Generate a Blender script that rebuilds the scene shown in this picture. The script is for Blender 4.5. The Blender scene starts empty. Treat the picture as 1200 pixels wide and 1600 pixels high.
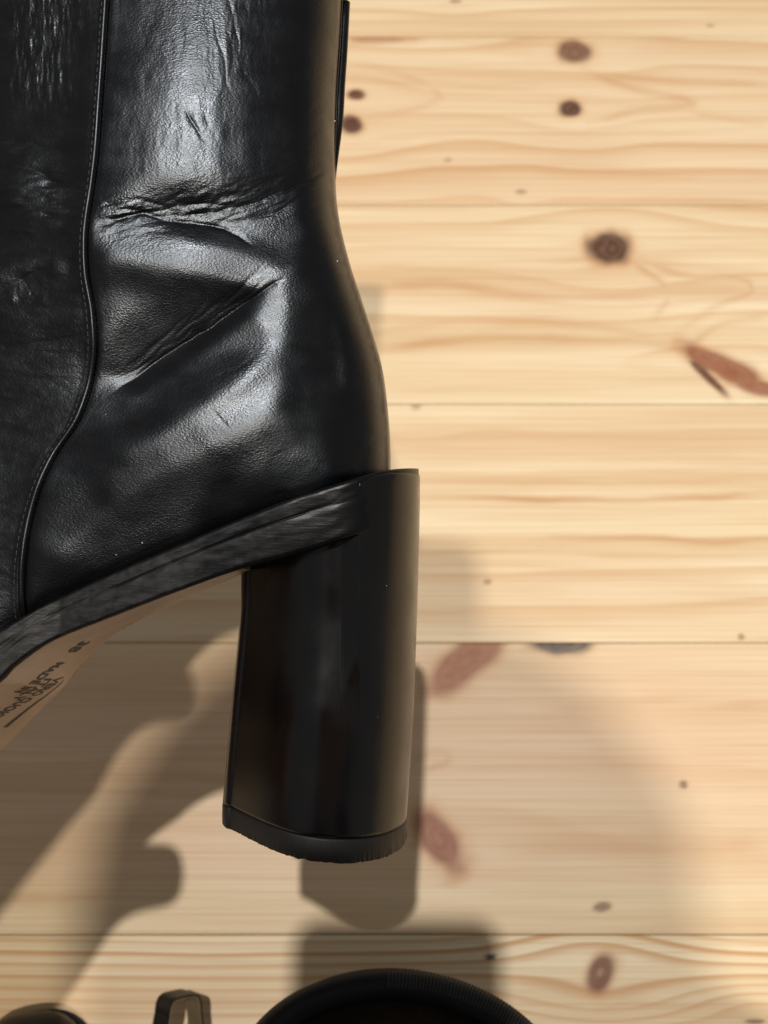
import bpy, bmesh, math, random
import numpy as np
from mathutils import Vector, Matrix

random.seed(7)
rng = np.random.default_rng(11)
scene = bpy.context.scene

# ------------------------------------------------------------------ camera
FPX = 1600.0                       # focal length in pixels of the 1200 x 1600 photograph
TILT = math.atan(FPX / 3896.0)     # lean from straight down, from the convergence of the floor boards
CAM_H = 0.507
D0 = 0.288                         # distance to the middle plane of the boot
cam = bpy.data.cameras.new("camera")
camo = bpy.data.objects.new("camera", cam)
scene.collection.objects.link(camo)
camo.location = (0, 0, CAM_H)
camo.rotation_euler = (TILT, 0, 0)
cam.sensor_fit = 'HORIZONTAL'
cam.sensor_width = 36.0
cam.lens = 36.0 * FPX / 1200.0
cam.clip_start = 0.01
cam.clip_end = 100
cam.dof.use_dof = True
cam.dof.focus_distance = 0.262
cam.dof.aperture_fstop = 24.0
scene.camera = camo

# ------------------------------------------------------------------ world and lamps
world = bpy.data.worlds.new("World")
scene.world = world
world.use_nodes = True
bg = world.node_tree.nodes["Background"]
bg.inputs[0].default_value = (1.0, 0.95, 0.90, 1)
bg.inputs[1].default_value = 0.24

def lamp(name, loc, power, size, col):
    l = bpy.data.lights.new(name, 'POINT')
    l.energy = power
    l.shadow_soft_size = size
    l.color = col
    o = bpy.data.objects.new(name, l)
    o.location = loc
    scene.collection.objects.link(o)
    return o
LAMP_FRONT = (-0.09, 0.14, 2.40)
LAMP_BACK = (-0.078, -0.52, 2.40)
lamp("ceiling_spot_front", LAMP_FRONT, 142, 0.022, (1.0, 0.965, 0.92))
lamp("ceiling_spot_back", LAMP_BACK, 118, 0.030, (1.0, 0.915, 0.79))
scene.view_settings.view_transform = 'Standard'
scene.view_settings.look = 'None'
scene.view_settings.gamma = 1
scene.view_settings.use_curve_mapping = False
scene.view_settings.exposure = 0.0

# ------------------------------------------------------------------ helpers
C = scene.collection
Rm = np.array([[1, 0, 0], [0, math.cos(TILT), -math.sin(TILT)], [0, math.sin(TILT), math.cos(TILT)]])
def floor_at(x, y, h=0.0):
    """world point at height h seen at photograph pixel x, y"""
    r = Rm @ np.array([(x - 600) / FPX, -(y - 800) / FPX, -1.0])
    return np.array([0, 0, CAM_H]) + r * ((CAM_H - h) / -r[2])
def loc3(px, py, z):
    """boot-frame point measured at pixel px, py with height z above the boot's middle plane"""
    k = (D0 - z) / FPX
    return np.stack([(px - 600) * k, -(py - 800) * k, z + 0 * px], -1)
S0 = D0 / FPX                       # metres per pixel in the boot's middle plane
def to_px(P):
    d = D0 - P[..., 2]
    return 600 + FPX * P[..., 0] / d, 800 - FPX * P[..., 1] / d

def mesh_obj(name, V, F, mat, parent=None, smooth=True, uv=None):
    me = bpy.data.meshes.new(name)
    V = np.asarray(V, dtype=np.float32)
    if isinstance(F, np.ndarray):
        n = F.shape[1]
        me.vertices.add(len(V)); me.vertices.foreach_set("co", V.ravel())
        me.loops.add(F.size); me.loops.foreach_set("vertex_index", F.astype(np.int32).ravel())
        me.polygons.add(len(F))
        me.polygons.foreach_set("loop_start", np.arange(0, F.size, n, dtype=np.int32))
        me.update(calc_edges=True)
    else:
        me.from_pydata([tuple(map(float, v)) for v in V], [], F)
        me.update()
    me.validate()
    if smooth:
        me.polygons.foreach_set("use_smooth", np.ones(len(me.polygons), dtype=bool))
    o = bpy.data.objects.new(name, me)
    if mat: me.materials.append(mat)
    C.objects.link(o)
    if parent: o.parent = parent
    return o
def grid_faces(nr, nc, wrap=False, flip=False):
    i, j = np.meshgrid(np.arange(nr - 1), np.arange(nc if wrap else nc - 1), indexing='ij')
    j2 = (j + 1) % nc
    a = i * nc + j; b = i * nc + j2; c = (i + 1) * nc + j2; d = (i + 1) * nc + j
    F = np.stack([a, b, c, d], -1).reshape(-1, 4)
    return F[:, ::-1].copy() if flip else F
def attr(o, name, vals):
    a = o.data.attributes.new(name, 'FLOAT', 'POINT')
    a.data.foreach_set("value", np.asarray(vals, dtype=np.float32).ravel())
def empty(name, loc, rot=(0, 0, 0)):
    o = bpy.data.objects.new(name, None)
    o.location = loc; o.rotation_euler = rot; o.empty_display_size = 0.02
    C.objects.link(o); return o
def tag(o, label, cat, group=None):
    o["label"] = label; o["category"] = cat
    if group: o["group"] = group
def sstep(a, b, x):
    t = np.clip((x - a) / (b - a), 0, 1); return t * t * (3 - 2 * t)
def curve_pts(pts, n):
    """smooth Catmull-Rom through points, n samples, chord-length spaced"""
    P = np.array(pts, float)
    P = np.vstack([2 * P[0] - P[1], P, 2 * P[-1] - P[-2]])
    out = []
    for i in range(1, len(P) - 2):
        p0, p1, p2, p3 = P[i - 1], P[i], P[i + 1], P[i + 2]
        t = np.linspace(0, 1, 40, endpoint=False)[:, None]
        out.append(.5 * (2 * p1 + (p2 - p0) * t + (2 * p0 - 5 * p1 + 4 * p2 - p3) * t**2 + (3 * p1 - p0 - 3 * p2 + p3) * t**3))
    Q = np.vstack(out + [P[-2][None]])
    s = np.r_[0, np.cumsum(np.linalg.norm(np.diff(Q, axis=0), axis=1))]
    u = np.linspace(0, s[-1], n)
    return np.stack([np.interp(u, s, Q[:, k]) for k in range(Q.shape[1])], -1)
_tab = rng.random((256, 256))
def vnoise(x, y):
    xi = np.floor(x).astype(int); yi = np.floor(y).astype(int)
    fx = x - xi; fy = y - yi
    fx = fx * fx * (3 - 2 * fx); fy = fy * fy * (3 - 2 * fy)
    g = lambda a, b: _tab[a % 256, b % 256]
    return ((g(xi, yi) * (1 - fx) + g(xi + 1, yi) * fx) * (1 - fy) + (g(xi, yi + 1) * (1 - fx) + g(xi + 1, yi + 1) * fx) * fy) * 2 - 1
def fbm(x, y, o=3):
    r = 0; a = 1
    for k in range(o):
        r = r + a * vnoise(x * 2**k + 17.3 * k, y * 2**k + 9.1 * k); a *= .5
    return r
def tube(path, rad, nseg=10, squash=None):
    """verts and faces of a tube along a 3-D path; rad scalar or array"""
    P = np.array(path, float); n = len(P)
    T = np.gradient(P, axis=0); T /= np.linalg.norm(T, axis=1)[:, None] + 1e-12
    up = np.array([0, 0, 1.0])
    A = np.cross(T, up); A /= np.linalg.norm(A, axis=1)[:, None] + 1e-9
    B = np.cross(A, T)
    th = np.linspace(0, 2 * np.pi, nseg, endpoint=False)
    rad = np.broadcast_to(np.asarray(rad, float), (n,))
    sq = 1.0 if squash is None else squash
    V = P[:, None] + rad[:, None, None] * (np.cos(th)[None, :, None] * A[:, None] + sq * np.sin(th)[None, :, None] * B[:, None])
    F = grid_faces(n, nseg, wrap=True).tolist()
    F.append(list(range(nseg))); F.append(list(range((n - 1) * nseg, n * nseg))[::-1])
    return V.reshape(-1, 3), F

# ------------------------------------------------------------------ materials
class NT:
    def __init__(s, name):
        s.m = bpy.data.materials.new(name); s.m.use_nodes = True
        s.t = s.m.node_tree; s.b = s.t.nodes["Principled BSDF"]
    def n(s, typ, **kw):
        nd = s.t.nodes.new(typ)
        for k, v in kw.items():
            if k in nd.inputs.keys(): nd.inputs[k].default_value = v
            else: setattr(nd, k, v)
        return nd
    def l(s, a, b): s.t.links.new(a, b)
    def coords(s, scale=(1, 1, 1), rot=(0, 0, 0), src='Object'):
        tc = s.n('ShaderNodeTexCoord'); mp = s.n('ShaderNodeMapping')
        mp.inputs['Scale'].default_value = scale; mp.inputs['Rotation'].default_value = rot
        s.l(tc.outputs[src], mp.inputs[0]); return mp.outputs[0]
    def ramp(s, fac, stops):
        r = s.n('ShaderNodeValToRGB'); e = r.color_ramp.elements
        while len(e) < len(stops): e.new(.5)
        for q, (p, c) in zip(e, stops):
            q.position = p; q.color = c if len(c) == 4 else (*c, 1)
        s.l(fac, r.inputs[0]); return r.outputs[0]
    def math(s, op, a, b=None):
        m = s.n('ShaderNodeMath', operation=op)
        for i, v in enumerate((a, b)):
            if v is None: continue
            if isinstance(v, (int, float)): m.inputs[i].default_value = v
            else: s.l(v, m.inputs[i])
        return m.outputs[0]
    def mix(s, fac, a, b):
        m = s.n('ShaderNodeMix', data_type='RGBA')
        for sock, v in ((m.inputs[0], fac), (m.inputs[6], a), (m.inputs[7], b)):
            if isinstance(v, (int, float)): sock.default_value = v
            elif isinstance(v, tuple): sock.default_value = (*v, 1) if len(v) == 3 else v
            else: s.l(v, sock)
        return m.outputs[2]
    def bump(s, h, strength, dist, prev=None):
        b = s.n('ShaderNodeBump'); b.inputs['Strength'].default_value = strength
        b.inputs['Distance'].default_value = dist
        s.l(h, b.inputs['Height'])
        if prev is not None: s.l(prev, b.inputs['Normal'])
        return b.outputs[0]

def leather_material(name, base=(.0014, .0014, .0018), rough=.27, grain=.85):
    k = NT(name)
    co = k.coords((1, 1, 1))
    nz = k.n('ShaderNodeTexNoise', Scale=120.0, Detail=3.0); k.l(co, nz.inputs['Vector'])
    st = k.coords((1.0, 1.7, 1.2))
    ds = k.n('ShaderNodeVectorMath', operation='MULTIPLY_ADD')
    k.l(nz.outputs['Color'], ds.inputs[0]); ds.inputs[1].default_value = (.0016,) * 3; k.l(st, ds.inputs[2])
    vo = k.n('ShaderNodeTexVoronoi', Scale=1750.0, feature='SMOOTH_F1'); k.l(ds.outputs[0], vo.inputs['Vector'])
    v2 = k.n('ShaderNodeTexNoise', Scale=2700.0, Detail=2.0); k.l(ds.outputs[0], v2.inputs['Vector'])
    h = k.math('MULTIPLY_ADD', v2.outputs[0], .55); k.l(vo.outputs[0], h.node.inputs[2])
    big = k.n('ShaderNodeTexNoise', Scale=34.0, Detail=4.0); k.l(co, big.inputs['Vector'])
    gs = k.n('ShaderNodeMapRange'); k.l(big.outputs[0], gs.inputs[0])
    gs.inputs[1].default_value = .35; gs.inputs[2].default_value = .65
    gs.inputs[3].default_value = .15 * grain; gs.inputs[4].default_value = .27 * grain
    b1 = k.n('ShaderNodeBump'); b1.inputs['Distance'].default_value = .00028
    k.l(gs.outputs[0], b1.inputs['Strength']); k.l(h, b1.inputs['Height'])
    wr = k.n('ShaderNodeTexNoise', Scale=95.0, Detail=5.0, Roughness=.6); k.l(st, wr.inputs['Vector'])
    n2 = k.bump(wr.outputs[0], .022, .0012, b1.outputs[0])
    k.l(n2, k.b.inputs['Normal'])
    rg = k.n('ShaderNodeMapRange'); k.l(wr.outputs[0], rg.inputs[0])
    rg.inputs[1].default_value = .3; rg.inputs[2].default_value = .7
    rg.inputs[3].default_value = rough - .05; rg.inputs[4].default_value = rough + .07
    k.l(rg.outputs[0], k.b.inputs['Roughness'])
    col = k.ramp(big.outputs[0], [(.3, tuple(c * .8 for c in base)), (.75, tuple(c * 1.35 for c in base))])
    k.l(col, k.b.inputs['Base Color'])
    k.b.inputs['Specular IOR Level'].default_value = .35
    k.b.inputs['Specular Tint'].default_value = (.82, .90, 1.0, 1)
    return k.m
M_leather = leather_material("black_calf_leather")
M_vamp = leather_material("black_calf_leather_front", base=(.0016, .0015, .0018), rough=.30, grain=1.0)
M_pipe = leather_material("black_piping_leather", rough=.30, grain=.35)

def plastic(name, base, rough, scratch, spec=.5):
    k = NT(name)
    co = k.coords((60, 60, 60)); el = k.coords((900, 60, 300))
    n1 = k.n('ShaderNodeTexNoise', Scale=1.0, Detail=5.0); k.l(co, n1.inputs['Vector'])
    n2 = k.n('ShaderNodeTexNoise', Scale=1.0, Detail=4.0); k.l(el, n2.inputs['Vector'])
    rg = k.n('ShaderNodeMapRange'); k.l(n1.outputs[0], rg.inputs[0])
    rg.inputs[1].default_value = .3; rg.inputs[2].default_value = .72
    rg.inputs[3].default_value = rough - .06; rg.inputs[4].default_value = rough + .10
    k.l(rg.outputs[0], k.b.inputs['Roughness'])
    k.l(k.bump(n2.outputs[0], scratch, .00012), k.b.inputs['Normal'])
    col = k.ramp(n1.outputs[0], [(.35, base), (.8, tuple(c * 1.9 for c in base))])
    k.l(col, k.b.inputs['Base Color'])
    k.b.inputs['Specular IOR Level'].default_value = spec
    return k.m
M_heel = plastic("polished_black_heel", (.0013, .0013, .0016), .23, .10, .42)
M_lift = plastic("black_rubber_top_lift", (.006, .006, .0065), .55, .6, .35)

def welt_material():
    k = NT("burnished_black_sole_edge")
    el = k.coords((130, 1500, 1500), rot=(0, 0, math.radians(-24)))
    n1 = k.n('ShaderNodeTexNoise', Scale=1.0, Detail=6.0, Roughness=.65); k.l(el, n1.inputs['Vector'])
    co = k.coords((420, 420, 420))
    n2 = k.n('ShaderNodeTexNoise', Scale=1.0, Detail=4.0); k.l(co, n2.inputs['Vector'])
    k.l(k.bump(n1.outputs[0], .16, .0004), k.b.inputs['Normal'])
    f = k.math('MULTIPLY', n1.outputs[0], n2.outputs[0])
    pol = k.n('ShaderNodeAttribute', attribute_name='polish').outputs['Fac']
    c_ = k.ramp(f, [(.22, (.0026, .0026, .0032)), (.34, (.0045, .0045, .0056)), (.52, (.009, .0094, .011))])
    k.l(k.mix(pol, c_, (.0024, .0024, .0028)), k.b.inputs['Base Color'])
    r_ = k.ramp(n2.outputs[0], [(.3, (.34,) * 3), (.7, (.54,) * 3)])
    k.l(k.mix(pol, r_, (.33, .33, .33)), k.b.inputs['Roughness'])
    k.b.inputs['Specular IOR Level'].default_value = .26
    return k.m
M_welt = welt_material()

def outsole_material():
    k = NT("tan_leather_outsole")
    co = k.coords((40, 70, 70)); n1 = k.n('ShaderNodeTexNoise', Scale=1.0, Detail=4.0); k.l(co, n1.inputs['Vector'])
    fi = k.coords((500, 500, 500)); n2 = k.n('ShaderNodeTexNoise', Scale=1.0, Detail=3.0); k.l(fi, n2.inputs['Vector'])
    k.l(k.ramp(n1.outputs[0], [(.3, (.47, .335, .245)), (.7, (.58, .43, .325))]), k.b.inputs['Base Color'])
    k.l(k.bump(n2.outputs[0], .08, .0003), k.b.inputs['Normal'])
    k.b.inputs['Roughness'].default_value = .30
    return k.m
M_out = outsole_material()
def plain(name, col, rough=.5, metal=0.0):
    k = NT(name)
    co = k.coords((90, 90, 90)); n1 = k.n('ShaderNodeTexNoise', Scale=1.0, Detail=3.0); k.l(co, n1.inputs['Vector'])
    k.l(k.ramp(n1.outputs[0], [(.3, tuple(c * .85 for c in col)), (.7, tuple(min(1, c * 1.12) for c in col))]), k.b.inputs['Base Color'])
    k.b.inputs['Roughness'].default_value = rough; k.b.inputs['Metallic'].default_value = metal
    return k.m
M_ink = plain("black_ink_print", (.014, .012, .010), .5)
M_thread = plain("black_thread", (.012, .012, .014), .55)

# ------------------------------------------------------------------ floor: pine boards
PLANK_W = 0.13728
Y_FIRST = 0.5482                    # joint between the first and second board from the top of the picture
# knots: pixel position, half axes in pixels (along the board, across), turn in degrees, darkness, redness
KNOTS = [(897, 80, 30, 21, 10, .75, .25, 1), (893, 170, 19, 14, 0, 1.0, .05, 0), (557, 148, 15, 9, 0, .85, .2, 0), (549, 195, 19, 17, 0, 1.0, .1, 0),
         (955, 388, 36, 25, 0, .95, .05, 1), (814, 300, 9, 4, 0, .35, .0, 0), (650, 633, 9, 8, 0, .30, .0, 0),
         (1128, 572, 74, 19, 31, .78, .85, 1), (1105, 588, 40, 7, 52, .9, .2, 0), (1190, 606, 44, 13, 12, .75, .85, 0),
         (728, 1032, 84, 30, -40, .70, .92, 1), (876, 1006, 52, 17, 0, .80, -.8, 0), (684, 1312, 58, 31, 50, .80, .88, 1),
         (941, 1417, 16, 8, -8, .6, .1, 0), (938, 1519, 34, 23, -62, .92, .45, 2), (1068, 1226, 6, 6, 0, .55, 0, 0),
         (1158, 995, 6, 5, 0, .5, 0, 0), (766, 1495, 9, 5, 0, .8, -.6, 0), (1180, 1596, 14, 4, 0, .7, 0, 0), (762, 909, 7, 5, 0, .4, 0, 0),
         (463, 1338, 6, 5, 0, .4, 0, 0), (712, 2, 10, 3, 0, .5, 0, 0), (1110, 40, 7, 3, 0, .3, 0, 0), (700, 250, 6, 4, 0, .25, 0, 0), (590, 62, 46, 8, 0, .30, .8, 0)]
# warm latewood streaks: pixel polyline, half width in pixels, strength
STREAKS = [([(600, 753), (800, 755), (1000, 757), (1200, 751)], 5, .45), ([(600, 772), (760, 778), (900, 782), (1040, 781), (1200, 774)], 5.5, .75),
           ([(600, 842), (800, 843), (1000, 838), (1120, 848), (1200, 845)], 5, .55), ([(600, 864), (900, 866), (1200, 866)], 5, .40),
           ([(560, 452), (700, 446), (830, 462), (950, 466), (1100, 455), (1200, 452)], 10, .55), ([(580, 548), (700, 535), (850, 528), (1000, 535), (1080, 553)], 7, .55),
           ([(560, 525), (720, 505), (900, 505), (1050, 540)], 7, .40), ([(985, 410), (1030, 440), (1043, 470), (1020, 498)], 6, .45),
           ([(1000, 405), (1070, 432), (1140, 430), (1180, 450), (1120, 480), (1060, 515)], 6, .50), ([(1200, 495), (1130, 505), (1080, 540)], 6, .45),
           ([(900, 425), (960, 412), (1060, 415), (1200, 424)], 6, .30), ([(560, 420), (700, 415), (880, 410), (930, 400)], 6, .30),
           ([(910, 105), (980, 135), (1085, 160), (1000, 172), (920, 190)], 7, .50), ([(930, 110), (1010, 122), (1200, 132)], 5, .40),
           ([(540, 95), (640, 120), (690, 152), (620, 175), (545, 190)], 6, .35), ([(560, 125), (760, 138), (860, 135)], 5, .30),
           ([(540, 225), (700, 208), (900, 212), (1050, 205), (1200, 205)], 5, .30), ([(560, 260), (800, 262), (1000, 266)], 18, .25),
           ([(1080, 175), (1200, 196)], 6, .3), ([(540, 62), (600, 60), (660, 62)], 7, .6), ([(700, 85), (870, 84), (1200, 90)], 14, .25),
           ([(-40, 1404), (60, 1404), (170, 1402)], 9, .75), ([(-40, 1235), (120, 1232), (260, 1240)], 5, .30), ([(150, 1210), (300, 1212), (380, 1222)], 6, .35),
           ([(660, 1205), (700, 1190), (690, 1175), (650, 1185)], 6, .35), ([(700, 1345), (730, 1368), (690, 1380)], 8, .35),
           ([(850, 1110), (1050, 1095), (1200, 1100)], 14, .30), ([(800, 1325), (1000, 1320), (1200, 1318)], 22, .30), ([(900, 1180), (1200, 1175)], 20, .18),
           ([(930, 1575), (985, 1568), (1060, 1573), (1200, 1566)], 4, .4), ([(600, 920), (900, 905), (1200, 910)], 24, .22), ([(600, 690), (900, 705), (1200, 700)], 30, .12)]
RINGF = {0: 95, 1: 48, 2: 60, 3: 50, 4: 26, 5: 205}

def wood_material():
    k = NT("varnished_pine_board")
    def at(nm):
        a = k.n('ShaderNodeAttribute', attribute_name=nm); return a.outputs['Fac']
    ring, knot, red, streak, halo, tint, dens = (at(x) for x in ("ring", "knot", "red", "streak", "halo", "tint", "dens"))
    fr = k.math('FRACT', ring)
    late = k.ramp(fr, [(0, (0, 0, 0)), (.45, (.10,) * 3), (.80, (.85,) * 3), (.90, (1, 1, 1)), (1.0, (0, 0, 0))])
    idx = k.math('FLOOR', ring)
    wn = k.n('ShaderNodeTexWhiteNoise', noise_dimensions='1D'); k.l(idx, wn.inputs['W'])
    amt = k.math('MULTIPLY', k.math('MULTIPLY', late, k.math('MULTIPLY_ADD', wn.outputs[0], .75)), dens)
    amt.node.inputs  # strength of each growth ring varies
    fib = k.coords((7, 900, 60)); nf = k.n('ShaderNodeTexNoise', Scale=1.0, Detail=4.0, Roughness=.6); k.l(fib, nf.inputs['Vector'])
    fib2 = k.coords((2.2, 46, 20)); nb = k.n('ShaderNodeTexNoise', Scale=1.0, Detail=3.0); k.l(fib2, nb.inputs['Vector'])
    base = k.ramp(nb.outputs[0], [(.30, (.655, .475, .275)), (.5, (.765, .615, .395)), (.70, (.85, .735, .515))])
    base = k.mix(tint, base, (.775, .560, .385))
    base = k.mix(amt, base, (.585, .345, .165))
    base = k.mix(k.math('MULTIPLY', streak, 1.0), base, (.50, .245, .10))
    base = k.mix(k.math('MULTIPLY', halo, .85), base, (.56, .27, .115))
    base = k.mix(k.math('MULTIPLY', k.ramp(nf.outputs[0], [(.42, (0, 0, 0)), (.72, (1, 1, 1))]), .44), base, (.48, .28, .13))
    kc = k.mix(k.math('MAXIMUM', red, 0.0), (.072, .028, .018), (.29, .085, .040))
    kc = k.mix(k.math('MAXIMUM', k.math('MULTIPLY', red, -1.0), 0.0), kc, (.095, .085, .088))
    kn = k.coords((130, 130, 130)); nk = k.n('ShaderNodeTexNoise', Scale=1.0, Detail=4.0); k.l(kn, nk.inputs['Vector'])
    kv = k.math('MULTIPLY', knot, k.math('MULTIPLY_ADD', nk.outputs[0], .7)); kv.node.inputs
    kf = k.n('ShaderNodeMapRange'); k.l(nk.outputs[0], kf.inputs[0]); kf.inputs[1].default_value = .25; kf.inputs[2].default_value = .6
    kf.inputs[3].default_value = .93; kf.inputs[4].default_value = 1.0
    base = k.mix(k.math('MULTIPLY', knot, kf.outputs[0]), base, kc)
    k.l(base, k.b.inputs['Base Color'])
    rr = k.n('ShaderNodeMapRange'); k.l(nb.outputs[0], rr.inputs[0]); rr.inputs[3].default_value = .40; rr.inputs[4].default_value = .52
    k.l(rr.outputs[0], k.b.inputs['Roughness'])
    k.b.inputs['Specular IOR Level'].default_value = .24
    k.l(k.bump(nf.outputs[0], .10, .0003), k.b.inputs['Normal'])
    return k.m
M_wood = wood_material()
M_gap = plain("dark_board_gap", (.10, .055, .03), .9)

def poly_dist(px, py, poly):
    """signed distance in pixels to a polyline (positive = right of travel in picture axes with y down), and 0..1 along it"""
    P = np.array(poly, float); best = np.full(px.shape, 1e9)
    px = np.asarray(px, float); py = np.asarray(py, float); sg = np.zeros(px.shape); un = np.zeros(px.shape)
    L = np.linalg.norm(np.diff(P, axis=0), axis=1); cum = np.r_[0, np.cumsum(L)]
    for i in range(len(P) - 1):
        dx, dy = P[i + 1] - P[i]; rx = px - P[i][0]; ry = py - P[i][1]
        t = np.clip((rx * dx + ry * dy) / (L[i]**2 + 1e-9), 0, 1)
        ex = rx - t * dx; ey = ry - t * dy; d = np.hypot(ex, ey)
        m = d < best
        best = np.where(m, d, best); sg = np.where(m, np.sign(dx * ry - dy * rx), sg); un = np.where(m, (cum[i] + t * L[i]) / cum[-1], un)
    return best * np.where(sg == 0, 1, sg), un

floor = mesh_obj("floor", [(-2, -1.6, -.006), (2, -1.6, -.006), (2, 2.2, -.006), (-2, 2.2, -.006)], [[0, 1, 2, 3]], M_gap, smooth=False)
floor["kind"] = "structure"
for k in range(-6, 12):
    y1 = Y_FIRST - (k - 1) * PLANK_W - .00015 ; y0 = Y_FIRST - k * PLANK_W + .00015      # board k lies between joints k-1 and k
    vis = 0 <= k <= 5
    bv = .0006
    ys = np.r_[y0, y0 + bv * .35, y0 + bv, (np.linspace(y0 + bv, y1 - bv, 118 if vis else 40)[1:-1]), y1 - bv, y1 - bv * .35, y1]
    zs = np.zeros(len(ys)); zs[0] = zs[-1] = -.0005; zs[1] = zs[-2] = -.0002
    xs = np.r_[np.linspace(-1.9, -.32, 90), np.linspace(-.318, .318, 480), np.linspace(.32, 1.9, 90)] if vis else np.linspace(-1.9, 1.9, 180)
    X, Y = np.meshgrid(xs, ys)
    Z = np.broadcast_to(zs[:, None], X.shape)
    # pixel of each point (used only to place the measured knots and streaks)
    q = np.stack([X, Y, 0 * X - CAM_H], -1) @ Rm
    px = 600 + FPX * q[..., 0] / -q[..., 2]; py = 800 - FPX * q[..., 1] / -q[..., 2]
    yy = Y.copy()
    knot = np.zeros_like(X); red = np.zeros_like(X); halo = np.zeros_like(X); streak = np.zeros_like(X)
    ks = KNOTS if vis else []
    if not vis:
        ks = [(None, (random.uniform(-1.8, 1.8), random.uniform(y0 + .02, y1 - .02)), random.uniform(.004, .011)) for _ in range(9)]
    for kk in ks:
        if kk[0] is None:
            c = kk[1]; a = kk[2]; b = a * .7; rot = random.uniform(-.5, .5); dk = .9; rd = random.uniform(0, .6); sty = 1
            dx = X - c[0]; dy = Y - c[1]
        else:
            px0, py0, a, b, rot, dk, rd, sty = kk
            c = floor_at(px0, py0)
            if not (y0 < c[1] < y1): continue
            sc = np.linalg.norm(floor_at(px0 + 5, py0) - floor_at(px0 - 5, py0)) / 10
            scy = np.linalg.norm(floor_at(px0, py0 + 5) - floor_at(px0, py0 - 5)) / 10
            a *= sc; b *= scy; rot = -math.radians(rot)
            dx = X - c[0]; dy = Y - c[1]
        u = dx * math.cos(rot) + dy * math.sin(rot); v = -dx * math.sin(rot) + dy * math.cos(rot)
        wob = 1 + .16 * fbm(X * 90, Y * 90, 2)
        r = np.hypot(u / a, v / b) * wob
        m = min(1, dk * 1.2) * (1 - sstep(.62, 1.22, r))
        if sty == 2: m = m * (1 - .30 * (1 - sstep(.0, .45, r)))
        m = m * (1 - .09 * (.5 + .5 * np.cos(r * 13 + 2.5 * fbm(X * 160, Y * 160, 2))) * (a > .004))
        red = np.where(m > knot, rd, red); knot = np.maximum(knot, m)
        halo = np.maximum(halo, min(1, dk) * .8 * np.exp(-(np.maximum(r - .85, 0) / .42)**2) * (.7 + .3 * (sty > 0)))
        if a > .0030:
            yy = yy - dy * .94 * np.exp(-(dx / (a * 3.2 + .012))**2 - (dy / (b * 2.4 + .008))**2)
    if vis:
        for poly, w, sgth in STREAKS:
            cy = np.mean([floor_at(*p)[1] for p in poly])
            if not (y0 < cy < y1): continue
            pa = np.array(poly); mg = 3 * w + 8
            m = (px > pa[:, 0].min() - mg) & (px < pa[:, 0].max() + mg) & (py > pa[:, 1].min() - mg) & (py < pa[:, 1].max() + mg)
            wx = px[m]; wy = py[m] + 3.0 * fbm(px[m] / 90 + cy * 50, py[m] / 40, 3)
            d, un = poly_dist(wx, wy, curve_pts(poly, 16))
            d = np.abs(d)
            ends = .35 + .65 * sstep(0, .15, un) * (1 - sstep(.88, 1, un))
            streak[m] = np.maximum(streak[m], sgth * np.exp(-(d / w)**2) * ends * (.75 + .35 * fbm(px[m] / 140, py[m] / 30, 2)))
    f_ = RINGF.get(k, random.choice([40, 60, 110, 180]))
    ring = yy * f_ + .55 * fbm(X * 2.2 + 31 * k, Y * 9 + 7 * k, 3) + .10 * fbm(X * 14, Y * 60 + 3 * k, 2) + 57.3 * k
    slow = fbm(X * .8 + 5 * k, Y * 16 + 13 * k, 2)
    dens = {0: .50, 1: .62, 2: .70, 3: .50, 4: .40, 5: 1.0}.get(k, .5) * np.clip(.75 + .55 * slow, .1, 1.3)
    tint = np.clip({4: .60, 5: .10, 3: .12, 2: .10, 1: .28, 0: .12}.get(k, .3) + .22 * fbm(X * 2 + k, Y * 20, 2), 0, 1)
    if k == 4:      # paler sapwood strip along the near edge of the pink board
        ed = sstep(-.0008, .0008, (py - (1383 + 3 * fbm(px / 200, py / 100, 2))))
        tint = tint * (1 - .75 * ed); dens = dens * (1 - .5 * ed)
    if k == 2:
        dens = dens * (1 - .7 * sstep(548, 560, py))
    halo = np.clip(halo * (1 - knot), 0, 1)
    o = mesh_obj("plank", np.stack([X, Y, Z], -1).reshape(-1, 3), grid_faces(*X.shape), M_wood, floor, smooth=True)
    for nm, a_ in (("ring", ring), ("knot", knot), ("red", red), ("streak", streak), ("halo", halo), ("tint", tint), ("dens", dens)):
        attr(o, nm, a_)

# ------------------------------------------------------------------ the boot held over the floor
boot = empty("ankle_boot", (0, math.sin(TILT) * D0, CAM_H - math.cos(TILT) * D0), (TILT, 0, 0))
tag(boot, "black leather block-heeled boot held sideways above the pine floor", "boot")
def Q(q, y, z=0.0):
    return np.stack([(q - 600) * S0, -(y - 800) * S0, z + 0 * q], -1)

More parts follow.
